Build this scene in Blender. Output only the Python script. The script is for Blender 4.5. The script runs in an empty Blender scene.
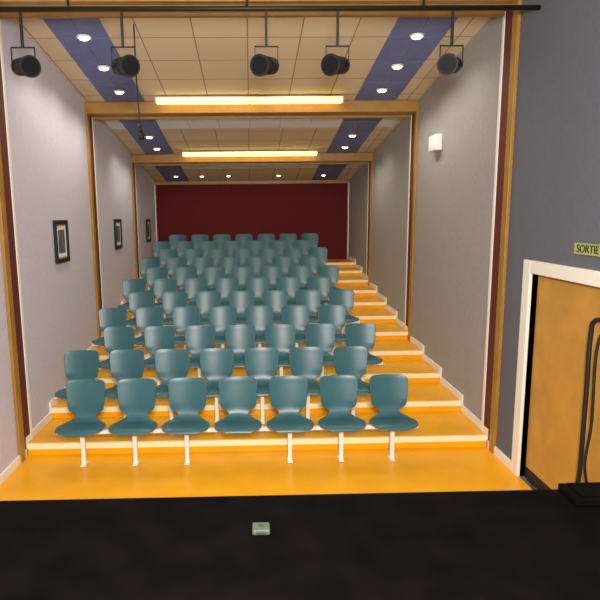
import bpy, bmesh, math, random
from mathutils import Matrix, Vector
random.seed(3)
S=bpy.context.scene
try:
    S.view_settings.view_transform='Standard'
    S.view_settings.look='None'
except Exception: pass
H=2.62
XL,XR=-2.53,2.664
def lin(c):
    return tuple(((v/255)/12.92 if v/255<=.04045 else ((v/255+.055)/1.055)**2.4) for v in c)+(1,)
def mat(name,rgb,rough=.6,var=0.0,scale=8,bump=0.0,bscale=60,metal=0,emit=None,estr=0,spec=None):
    m=bpy.data.materials.new(name); m.use_nodes=True
    nt=m.node_tree; b=nt.nodes['Principled BSDF']
    c=lin(rgb)
    b.inputs['Base Color'].default_value=c
    b.inputs['Roughness'].default_value=rough
    b.inputs['Metallic'].default_value=metal
    if spec is not None: b.inputs['Specular IOR Level'].default_value=spec
    tc=nt.nodes.new('ShaderNodeTexCoord')
    if var>0:
        n=nt.nodes.new('ShaderNodeTexNoise'); n.inputs['Scale'].default_value=scale; n.inputs['Detail'].default_value=4
        r=nt.nodes.new('ShaderNodeValToRGB')
        r.color_ramp.elements[0].position=.3; r.color_ramp.elements[1].position=.7
        r.color_ramp.elements[0].color=tuple(x*(1-var) for x in c[:3])+(1,)
        r.color_ramp.elements[1].color=tuple(min(1,x*(1+var)) for x in c[:3])+(1,)
        nt.links.new(tc.outputs['Object'],n.inputs['Vector'])
        nt.links.new(n.outputs['Fac'],r.inputs['Fac'])
        nt.links.new(r.outputs['Color'],b.inputs['Base Color'])
    if bump>0:
        n2=nt.nodes.new('ShaderNodeTexNoise'); n2.inputs['Scale'].default_value=bscale
        bp=nt.nodes.new('ShaderNodeBump'); bp.inputs['Strength'].default_value=bump; bp.inputs['Distance'].default_value=.01
        nt.links.new(tc.outputs['Object'],n2.inputs['Vector'])
        nt.links.new(n2.outputs['Fac'],bp.inputs['Height']); nt.links.new(bp.outputs['Normal'],b.inputs['Normal'])
    if emit:
        b.inputs['Emission Color'].default_value=lin(emit); b.inputs['Emission Strength'].default_value=estr
    return m
M=dict(
 orange=mat('orange_vinyl',(238,170,18),.34,.06,3,spec=.4),
 nosing=mat('nosing_pale',(252,238,196),.45),
 white=mat('white_paint',(236,232,224),.5),
 wl=mat('wall_fabric_left',(198,196,214),.9,.05,25,.2,90),
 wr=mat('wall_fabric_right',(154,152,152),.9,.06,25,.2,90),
 wd=mat('wall_shade_blue_grey',(94,98,110),.9,.05,25,.2,90),  # shadow on the front part of the right wall, put into its base colour
 red=mat('back_wall_red',(98,16,27),.9,.10,20),
 gold=mat('gold_wood',(160,118,50),.45,.12,6),
 maroon=mat('maroon_paint',(92,34,34),.6),
 blue=mat('blue_ceiling_panel',(106,118,168),.6,.08,10),
 pale=mat('pale_ceiling_panel',(228,236,248),.7),
 black=mat('black_paint',(14,14,16),.6),
 stage=mat('stage_black_floor',(9,7,8),.8,.5,5,spec=.06),
 teal=mat('teal_plywood',(52,98,108),.36,.10,3),
 steel=mat('white_steel',(235,235,230),.35),
 door=mat('door_wood',(190,142,62),.5,.10,5),
 tube=mat('tube_glow',(255,240,190),.5,emit=(255,246,215),estr=14),
 diff=mat('diffuser_glow',(255,240,190),.5,emit=(255,216,100),estr=4.2),
 bulb=mat('lamp_glow',(255,250,230),.5,emit=(255,245,215),estr=9),
 signg=mat('sign_plate_yellow_green',(168,172,104),.5),
 signy=mat('sign_letters',(30,50,30),.5),
 dgreen=mat('dark_green_plastic',(50,80,55),.5),
 print=mat('picture_print',(96,92,96),.4,.5,9),
 goldtrim=mat('picture_gold_edge',(196,160,90),.4),
 greeny=mat('grey_green_plastic',(84,100,86),.5),
 lens=mat('spot_lens',(14,14,18),.5,spec=.2),
)
def tilemat():
    m=bpy.data.materials.new('ceiling_tiles'); m.use_nodes=True; nt=m.node_tree; b=nt.nodes['Principled BSDF']
    tc=nt.nodes.new('ShaderNodeTexCoord'); br=nt.nodes.new('ShaderNodeTexBrick')
    br.offset=0; br.squash=1
    br.inputs['Color1'].default_value=lin((224,206,174)); br.inputs['Color2'].default_value=lin((216,198,166))
    br.inputs['Mortar'].default_value=lin((150,134,114)); br.inputs['Scale'].default_value=1
    br.inputs['Mortar Size'].default_value=.008; br.inputs['Brick Width'].default_value=.62; br.inputs['Row Height'].default_value=.62
    nt.links.new(tc.outputs['Object'],br.inputs['Vector']); nt.links.new(br.outputs['Color'],b.inputs['Base Color'])
    b.inputs['Roughness'].default_value=.8
    return m
M['tile']=tilemat()

class B:
    """mesh builder"""
    def __init__(s): s.bm=bmesh.new(); s.mats=[]
    def mi(s,k):
        if k not in s.mats: s.mats.append(k)
        return s.mats.index(k)
    def box(s,a,b,k,bev=0):
        x0,y0,z0=a;x1,y1,z1=b
        v=[s.bm.verts.new(p) for p in [(x0,y0,z0),(x1,y0,z0),(x1,y1,z0),(x0,y1,z0),(x0,y0,z1),(x1,y0,z1),(x1,y1,z1),(x0,y1,z1)]]
        fs=[s.bm.faces.new([v[i] for i in q]) for q in [(3,2,1,0),(4,5,6,7),(0,1,5,4),(1,2,6,5),(2,3,7,6),(3,0,4,7)]]
        i=s.mi(k)
        for f in fs: f.material_index=i
        if bev>0:
            es=list({e for f in fs for e in f.edges})
            r=bmesh.ops.bevel(s.bm,geom=es,offset=bev,segments=2,affect='EDGES',profile=.5)
            for f in r['faces']: f.material_index=i
    def prism(s,pts,x0,x1,k):
        a=[s.bm.verts.new((x0,y,z)) for y,z in pts]; b=[s.bm.verts.new((x1,y,z)) for y,z in pts]
        i=s.mi(k); n=len(pts); fs=[s.bm.faces.new(a),s.bm.faces.new(b[::-1])]
        for j in range(n): fs.append(s.bm.faces.new([a[j],b[j],b[(j+1)%n],a[(j+1)%n]]))
        for f in fs: f.material_index=i
    def cyl(s,p,q,r,k,seg=16,r2=None):
        p=Vector(p);q=Vector(q);d=q-p
        rot=d.to_track_quat('Z','Y').to_matrix().to_4x4()
        mt=Matrix.Translation((p+q)/2)@rot
        r_=bmesh.ops.create_cone(s.bm,cap_ends=True,segments=seg,radius1=r,radius2=r if r2 is None else r2,depth=d.length,matrix=mt)
        i=s.mi(k)
        for f in {f for v in r_['verts'] for f in v.link_faces}:
            f.material_index=i; f.smooth=len(f.verts)==4
    def mesh(s,name):
        bmesh.ops.recalc_face_normals(s.bm,faces=s.bm.faces)
        me=bpy.data.meshes.new(name); s.bm.to_mesh(me); s.bm.free()
        for k in s.mats: me.materials.append(M[k])
        return me
    def obj(s,name,parent=None):
        o=bpy.data.objects.new(name,s.mesh(name)); S.collection.objects.link(o)
        if parent: o.parent=parent
        return o
def empty(name,loc=(0,0,0)):
    o=bpy.data.objects.new(name,None); o.location=loc; S.collection.objects.link(o); return o
def tubecurve(name,pts,r,k,parent=None):
    c=bpy.data.curves.new(name,'CURVE'); c.dimensions='3D'; c.bevel_depth=r; c.bevel_resolution=4; c.use_fill_caps=True
    sp=c.splines.new('BEZIER'); sp.bezier_points.add(len(pts)-1)
    for b_,p in zip(sp.bezier_points,pts):
        b_.co=p; b_.handle_left_type=b_.handle_right_type='AUTO'
    c.materials.append(M[k]); o=bpy.data.objects.new(name,c); S.collection.objects.link(o)
    if parent: o.parent=parent
    return o

YB=15.0; YF=-1.2
def ceilz(y): return 4.38-.14*(max(y,5.4)-8.9)
NR=11; R0=5.85; DR=.8; RISE=.128
def fl(y):
    n=0 if y<R0 else min(NR,int((y-R0)/DR+1e-6)+1)
    return n*RISE
# ---------- floor
b=B(); b.box((XL,2.0,-.1),(XR,R0+.02,0),'orange'); b.obj('floor')
b=B()
for k in range(1,NR+1):
    y0=R0+(k-1)*DR; y1=YB if k==NR else y0+DR
    z=k*RISE
    b.box((XL,y0,(k-1)*RISE-.02 if k>1 else 0),(XR,y1+(.02 if k<NR else 0),z-.001),'orange')
    b.box((XL,y0-.008,z-.058),(XR,y0+.03,z+.002),'nosing')
b.obj('tiered_floor_steps')
# ---------- walls
T=.15
b=B()
b.prism([(YF,-.1),(YB+T,-.1),(YB+T,ceilz(YB)),(5.4,ceilz(5.4)),(YF,ceilz(YF))],XL-T,XL,'wl')
b.obj('wall_left')
DY0,DY1,DZ=3.85,5.12,2.05
b=B()
b.prism([(5.75,-.1),(YB+T,-.1),(YB+T,ceilz(YB)),(5.75,ceilz(5.75))],XR,XR+T,'wr')
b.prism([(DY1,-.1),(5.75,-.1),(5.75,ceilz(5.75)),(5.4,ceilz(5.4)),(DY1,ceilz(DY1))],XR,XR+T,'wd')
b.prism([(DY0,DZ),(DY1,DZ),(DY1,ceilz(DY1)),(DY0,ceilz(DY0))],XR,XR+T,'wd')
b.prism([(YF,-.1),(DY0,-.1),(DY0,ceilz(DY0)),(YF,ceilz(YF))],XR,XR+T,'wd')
b.obj('wall_right')
b=B(); b.box((XL,YB,0),(XR,YB+T,ceilz(YB)),'red'); b.obj('wall_back')
b=B(); b.box((XL,YF-T,-.1),(XR,YF,ceilz(YF)),'black'); b.obj('wall_front')
b=B()
b.prism([(YF-T,ceilz(0)),(5.4,ceilz(5.4)),(YB+T,ceilz(YB+T)),(YB+T,ceilz(YB+T)+.12),(5.4,ceilz(5.4)+.12),(YF-T,ceilz(0)+.12)],XL-T,XR+T,'tile')
b.obj('ceiling')
portY=[5.65,8.9,12.1]
b=B()
def slab(b,x0,x1,y0,y1,k,t=.012):
    b.prism([(y0,ceilz(y0)-t),(y1,ceilz(y1)-t),(y1,ceilz(y1)),(y0,ceilz(y0))],x0,x1,k)
SL=(-2.2,-1.6); SR=(1.65,2.3)
for i,(ya,yb) in enumerate([(6.1,8.9),(9.25,12.1),(12.45,15.0)]):
    n=4
    L=(yb-ya)/n
    for (x0,x1) in (SL,SR):
        for j in range(n):
            xm=(x0+x1)/2
            slab(b,x0,xm-.006,ya+j*L,ya+(j+1)*L-.015,'blue')
            slab(b,xm+.006,x1,ya+j*L,ya+(j+1)*L-.015,'blue')
b.obj('ceiling_panel_blue')
b=B()
for (ya) in (9.3,12.5):
    slab(b,XL+.06,SL[0]-.01,ya,ya+1.0,'pale')
    slab(b,SR[1]+.01,XR-.06,ya,ya+1.0,'pale')
    w=(SR[0]-SL[1]-.02)/6
    for j in range(6):
        slab(b,SL[1]+.01+j*w,SL[1]+.01+(j+1)*w-.012,ya,ya+1.0,'pale')
b.obj('ceiling_panel_pale')
# ---------- portal trims
for n,y0 in enumerate(portY):
    b=B(); p=.035
    for (ya,yb,k,pp) in [(y0,y0+.11,'gold',p),(y0+.11,y0+.30,'maroon',p-.012),(y0+.30,y0+.35,'white',p-.005)]:
        for sx,dx in ((XL,1),(XR,-1)):
            xa,xb=sorted((sx,sx+dx*pp))
            b.box((xa,ya,fl(ya)+.003),(xb,yb,ceilz(yb)),k,.004)
        b.box((XL+pp,ya,ceilz(ya)-.185+(p-pp)),(XR-pp,yb,ceilz(yb)),'gold',.004)
    b.obj('trim_%d'%(n+1))
b=B(); b.box((XL,YB-.05,ceilz(YB)-.09),(XR,YB,ceilz(YB)),'gold',.004); b.obj('trim_4')
b=B()
for sx,dx in ((XL,1),(XR,-1)):
    xa,xb=sorted((sx,sx+dx*.03)); b.box((xa,YB-.08,fl(YB)+.003),(xb,YB,ceilz(YB)-.09),'white',.003)
b.obj('trim_5')
for nm,sx,dx in (('baseboard_left',XL,1),('baseboard_right',XR,-1)):
    b=B(); xa,xb=sorted((sx,sx+dx*.025))
    if dx<0:
        b.box((xa,DY1+.14,0),(xb,R0,.09),'white',.003)
    else: b.box((xa,3.0,0),(xb,R0,.09),'white',.003)
    for k in range(1,NR+1):
        y0=R0+(k-1)*DR; y1=YB if k==NR else y0+DR
        b.box((xa,y0-.03,(k-1)*RISE+.004),(xb,y0-.009,k*RISE+.09),'white')
        b.box((xa,y0-.009,k*RISE+.004),(xb,y1-.03,k*RISE+.09),'white')
    b.obj(nm)
# ---------- chairs
def catmull(P,n):
    out=[]; m=len(P)-1
    for i in range(n+1):
        t=i/n*m; k=min(int(t),m-1); u=t-k
        p0=P[max(k-1,0)];p1=P[k];p2=P[k+1];p3=P[min(k+2,m)]
        out.append(tuple(.5*((2*b_)+(-a+c)*u+(2*a-5*b_+4*c-d)*u*u+(-a+3*b_-3*c+d)*u**3) for a,b_,c,d in zip(p0,p1,p2,p3)))
    return out
PROF=[ # y,z,halfwidth
 (-.185,.400,.10),(-.177,.420,.165),(-.155,.440,.212),(-.11,.448,.238),(-.04,.446,.248),(.04,.440,.244),(.10,.440,.212),
 (.145,.454,.155),(.168,.478,.112),(.180,.500,.112),(.188,.522,.145),(.196,.552,.182),(.210,.62,.196),(.228,.71,.204),(.244,.79,.210),(.253,.838,.204),(.260,.864,.175),(.262,.872,.13)]
def chair_mesh(name,leg=True):
    b=B(); rows=catmull(PROF,54); NU=12
    i=b.mi('teal'); V=[];
    for (y,z,w) in rows:
        r=[]
        up=max(0,min(1,(z-.47)/.12))
        for j in range(NU+1):
            u=-1+2*j/NU
            x=w*math.sin(u*math.pi/2)
            c=(abs(x)/.22)**2
            r.append(Vector((x,y-up*.035*c,z-(1-up)*.006*c)))
        V.append(r)
    nr=len(V)
    def nrm(a,c):
        d1=V[min(a+1,nr-1)][c]-V[max(a-1,0)][c]; d2=V[a][min(c+1,NU)]-V[a][max(c-1,0)]
        n=d2.cross(d1); return n.normalized() if n.length>1e-9 else Vector((0,0,1))
    top=[[b.bm.verts.new(v) for v in r] for r in V]
    bot=[[b.bm.verts.new(V[a][c]-nrm(a,c)*.013) for c in range(NU+1)] for a in range(nr)]
    F=[]
    for a in range(nr-1):
        for c in range(NU):
            F.append(b.bm.faces.new([top[a][c],top[a][c+1],top[a+1][c+1],top[a+1][c]]))
            F.append(b.bm.faces.new([bot[a][c],bot[a+1][c],bot[a+1][c+1],bot[a][c+1]]))
        for c in (0,NU):
            F.append(b.bm.faces.new([top[a][c],top[a+1][c],bot[a+1][c],bot[a][c]]))
    for c in range(NU):
        for a in (0,nr-1):
            F.append(b.bm.faces.new([top[a][c],top[a][c+1],bot[a][c+1],bot[a][c]]))
    for f in F: f.material_index=i; f.smooth=True
    b.box((-.274,-.0,.345),(.274,.045,.385),'steel',.004)
    b.box((-.09,-.10,.383),(-.06,.10,.425),'steel',.003)
    b.box((.06,-.10,.383),(.09,.10,.425),'steel',.003)
    if leg:
        b.box((-.022,-.0,.01),(.022,.045,.345),'steel',.004)
        b.box((-.028,-.04,0),(.028,.09,.012),'steel',.004)
    return b.mesh(name)
ch=chair_mesh('auditorium_chair'); chn=chair_mesh('auditorium_chair_without_leg',False)
for r in range(11):
    y=5.56+r*DR; z=fl(y)+.003
    for c in range(7):
        x=(-.155 if r%2==0 else -.43)+(c-3)*.55
        o=bpy.data.objects.new('auditorium_chair',chn if c==3 and r%2==0 else ch); S.collection.objects.link(o)
        o.location=(x,y,z)
# ---------- door
d=empty('door_1',(XR,4.6,0))
def par(o,p): 
    o.parent=p; o.matrix_parent_inverse=Matrix.Translation(-p.location); return o
b=B()
b.box((XR-.03,DY1,0),(XR+.10,DY1+.13,DZ+.12),'white',.006)
b.box((XR-.03,DY0-.13,0),(XR+.10,DY0,DZ+.12),'white',.006)
b.box((XR-.03,DY0,DZ),(XR+.10,DY1,DZ+.12),'white',.006)
par(b.obj('door_frame'),d)
b=B(); b.box((XR+.05,DY0+.01,.01),(XR+.095,DY1-.01,DZ-.01),'door',.003)
b.box((XR+.045,DY0+.01,.01),(XR+.05,DY1-.01,.12),'black')
par(b.obj('door_leaf'),d)
hy=4.12
par(tubecurve('pull_handle',[(XR+.05,hy-.12,1.80),(XR-.01,hy-.08,1.81),(XR-.03,hy-.02,1.78),(XR-.03,hy,1.70),(XR-.03,hy,1.2),(XR-.03,hy,.6),(XR-.03,hy,.3),(XR-.01,hy-.01,.22),(XR+.05,hy-.02,.2)],.018,'black'),d)
par(tubecurve('pull_handle_inner',[(XR+.05,hy-.11,1.72),(XR-.0,hy-.10,1.71),(XR-.02,hy-.085,1.64),(XR-.02,hy-.08,1.0),(XR-.02,hy-.08,.5),(XR+.05,hy-.08,.4)],.011,'black'),d)
s=empty('exit_sign',(XR,4.33,H-.29))
b=B(); b.box((XR-.02,4.08,H-.340),(XR,4.45,H-.25),'signg',.003); par(b.obj('sign_plate'),s)
tc=bpy.data.curves.new('sign_text','FONT'); tc.body='SORTIE'; tc.size=.09; tc.extrude=.002; tc.align_x='CENTER'; tc.align_y='CENTER'; tc.materials.append(M['signy'])
o=bpy.data.objects.new('sign_text',tc); S.collection.objects.link(o)
o.matrix_world=Matrix(((0,0,-1,XR-.023),(-1,0,0,4.265),(0,1,0,H-.295),(0,0,0,1)))
par(o,s)
b=B(); b.box((XR-.10,7.76,H+.86),(XR,8.06,H+1.08),'white',.015); b.box((XR-.105,7.80,H+.90),(XR-.10,8.02,H+1.04),'pale',.002); b.obj('wall_speaker')
for y,zc in ((7.42,-.32),(10.6,-.33),(13.75,-.35)):
    b=B(); w,h=.25,.28; zc+=H; x=XL; f=.055
    b.box((x,y-w,zc-h),(x+.035,y-w+f,zc+h),'black',.004); b.box((x,y+w-f,zc-h),(x+.035,y+w,zc+h),'black',.004)
    b.box((x,y-w+f,zc-h),(x+.035,y+w-f,zc-h+f),'black',.004); b.box((x,y-w+f,zc+h-f),(x+.035,y+w-f,zc+h),'black',.004)
    b.box((x,y-w+f,zc-h+f),(x+.015,y+w-f,zc+h-f),'goldtrim')
    b.box((x+.002,y-w+f+.02,zc-h+f+.02),(x+.018,y+w-f-.02,zc+h-f-.02),'pale')
    b.box((x+.003,y-w+f+.07,zc-h+f+.07),(x+.02,y+w-f-.07,zc+h-f-.07),'print')
    b.obj('framed_picture')
# ---------- fluorescent lights (diffuser batten in front of each beam, bare tubes behind it)
for y0 in portY:
    w=1.42
    if y0>6:
        b=B(); yy=y0-.17; zt=ceilz(yy)
        b.box((.02-w,yy-.075,zt-.03),(.02+w,yy+.075,zt-.012),'white',.004)
        for a,c_ in ((.02-w+.02,.015),(.025,.02+w-.02)):
            b.box((a,yy-.065,zt-.105),(c_,yy+.065,zt-.028),'diff',.015)
        b.box((.02-w,yy-.07,zt-.108),(.02-w+.018,yy+.07,zt-.028),'white',.003); b.box((.02+w-.018,yy-.07,zt-.108),(.02+w,yy+.07,zt-.028),'white',.003)
        b.obj('fluorescent_light')
    b=B(); yy=y0+.47; w=1.5; zt=ceilz(yy)
    b.box((.02-w,yy-.05,zt-.035),(.02+w,yy+.05,zt-.02),'white',.004)
    for a in (.02-w+.03,.04):
        b.cyl((a,yy,zt-.06),(a+w-.06,yy,zt-.06),.014,'tube')
        b.box((a-.015,yy-.02,zt-.08),(a,yy+.02,zt-.03),'white'); b.box((a+w-.06,yy-.02,zt-.08),(a+w-.045,yy+.02,zt-.03),'white')
    b.obj('fluorescent_light')
# ---------- downlights
def downlight(x,y,P,r=.06):
    zc=ceilz(y)-.012
    e=empty('recessed_downlight',(x,y,zc))
    b=B(); b.cyl((x,y,zc),(x,y,zc-.02),r+.025,'white',24,r+.018); b.cyl((x,y,zc-.018),(x,y,zc-.035),r,'bulb',24,r*.8)
    par(b.obj('lamp_body'),e)
    l=bpy.data.lights.new('lamp','SPOT'); l.energy=P; l.spot_size=math.radians(150); l.spot_blend=.8; l.color=(1,.92,.76); l.shadow_soft_size=.05
    o=bpy.data.objects.new('lamp',l); S.collection.objects.link(o); o.location=(x,y,zc-.09); par(o,e)
for y in (6.75,7.6,8.45): 
    for x in (-1.88,1.97): downlight(x,y,36)
for y in (10.77,11.6): 
    for x in (-1.88,1.97): downlight(x,y,26)
for x in (-1.86,-1.2,-.53,.74,1.88): downlight(x,14.25,3,.045)
# ---------- theatre spots on bar
LY=5.3; e=empty('stage_lighting_bar',(0,LY,H+1.84))
b=B(); b.cyl((XL,LY,H+1.84),(XR,LY,H+1.84),.022,'black')
for x in (-1.6,0,1.6): b.cyl((x,LY,H+1.84),(x,LY,ceilz(5.4)+.01),.012,'black',8)
par(b.obj('bar'),e)
for x,tz in ((-2.03,1.2),(-1.13,.9),(.17,-.7),(.82,-.9),(1.87,-.8)):
    s=empty('stage_spotlight',(x,LY,H+1.5))
    b=B(); zc=H+1.35; dr=Vector((tz*.6,-.8,-.18)).normalized(); c=Vector((x,LY,zc))
    b.cyl(c-dr*.12,c+dr*.10,.075,'black',20,.082); b.cyl(c+dr*.10,c+dr*.15,.09,'black',20,.095); b.cyl(c+dr*.145,c+dr*.155,.078,'lens',20)
    b.cyl(c-dr*.17,c-dr*.12,.05,'black',16,.072)
    b.box((x-.108,LY-.008,zc-.02),(x-.101,LY+.008,H+1.52),'black'); b.box((x+.101,LY-.008,zc-.02),(x+.108,LY+.008,H+1.52),'black')
    b.cyl((x-.108,LY,zc),(x+.108,LY,zc),.012,'black',10)
    b.box((x-.108,LY-.008,H+1.51),(x+.108,LY+.008,H+1.52),'black'); b.box((x-.011,LY-.011,H+1.52),(x+.011,LY+.011,H+1.817),'black')
    par(b.obj('lamp_head'),s)
mx,my=-1.235,6.5; e=empty('hanging_microphone',(mx,my,H+.95))
par(tubecurve('cable',[(mx-.02,my,ceilz(my)),(mx-.015,my,H+1.5),(mx,my,H+1.02)],.008,'black'),e)
b=B(); b.cyl((mx,my,H+1.03),(mx+.01,my,H+.93),.018,'black',12); b.cyl((mx+.01,my,H+.93),(mx+.015,my,H+.86),.034,'black',14,.028); par(b.obj('capsule'),e)
# ---------- stage
SZ=H-1.6
b=B(); b.box((XL+.004,YF+.004,0),(XR-.004,2.95,SZ-.03),'black'); b.box((XL+.004,YF+.004,SZ-.03),(XR-.004,2.97,SZ),'stage',.006); b.obj('stage_platform')
b=B(); b.box((1.76,2.76,SZ+.002),(XR-.04,2.95,SZ+.05),'stage',.01); b.box((1.80,2.78,SZ+.05),(XR-.06,2.93,SZ+.06),'stage',.004); b.obj('stage_edge_step')
b=B(); b.box((-.01,2.56,SZ+.001),(.08,2.64,SZ+.03),'greeny',.008); b.box((.01,2.555,SZ+.01),(.06,2.565,SZ+.024),'dgreen',.002); b.cyl((.035,2.60,SZ+.028),(.035,2.60,SZ+.034),.014,'dgreen',14); b.obj('stage_floor_socket_box')
def area(name,loc,tgt,size,P,col=(1,.95,.87)):
    l=bpy.data.lights.new(name,'AREA'); l.energy=P; l.size=size; l.color=col
    o=bpy.data.objects.new(name,l); S.collection.objects.link(o); o.location=loc
    o.rotation_euler=(Vector(tgt)-Vector(loc)).to_track_quat('-Z','Y').to_euler()
area('front_fill_light',(0.1,-.3,3.15),(0,8,2.2),.6,440)  # unseen fill lamp added behind the camera, lights the seats like a flash
w=bpy.data.worlds.new('world'); S.world=w; w.use_nodes=True; w.node_tree.nodes['Background'].inputs[0].default_value=(.05,.05,.06,1)
# ---------- camera
cam=bpy.data.cameras.new('camera'); co=bpy.data.objects.new('camera',cam); S.collection.objects.link(co)
cam.sensor_width=36; cam.lens=550/600*36; cam.shift_x=38/600; cam.clip_start=.05
co.matrix_world=Matrix.Translation((0,0,H))@Matrix.Rotation(math.radians(-1.15),4,'Z')@Matrix.Rotation(math.radians(90-8.79),4,'X')@Matrix.Rotation(math.radians(-.6),4,'Z')
S.camera=co
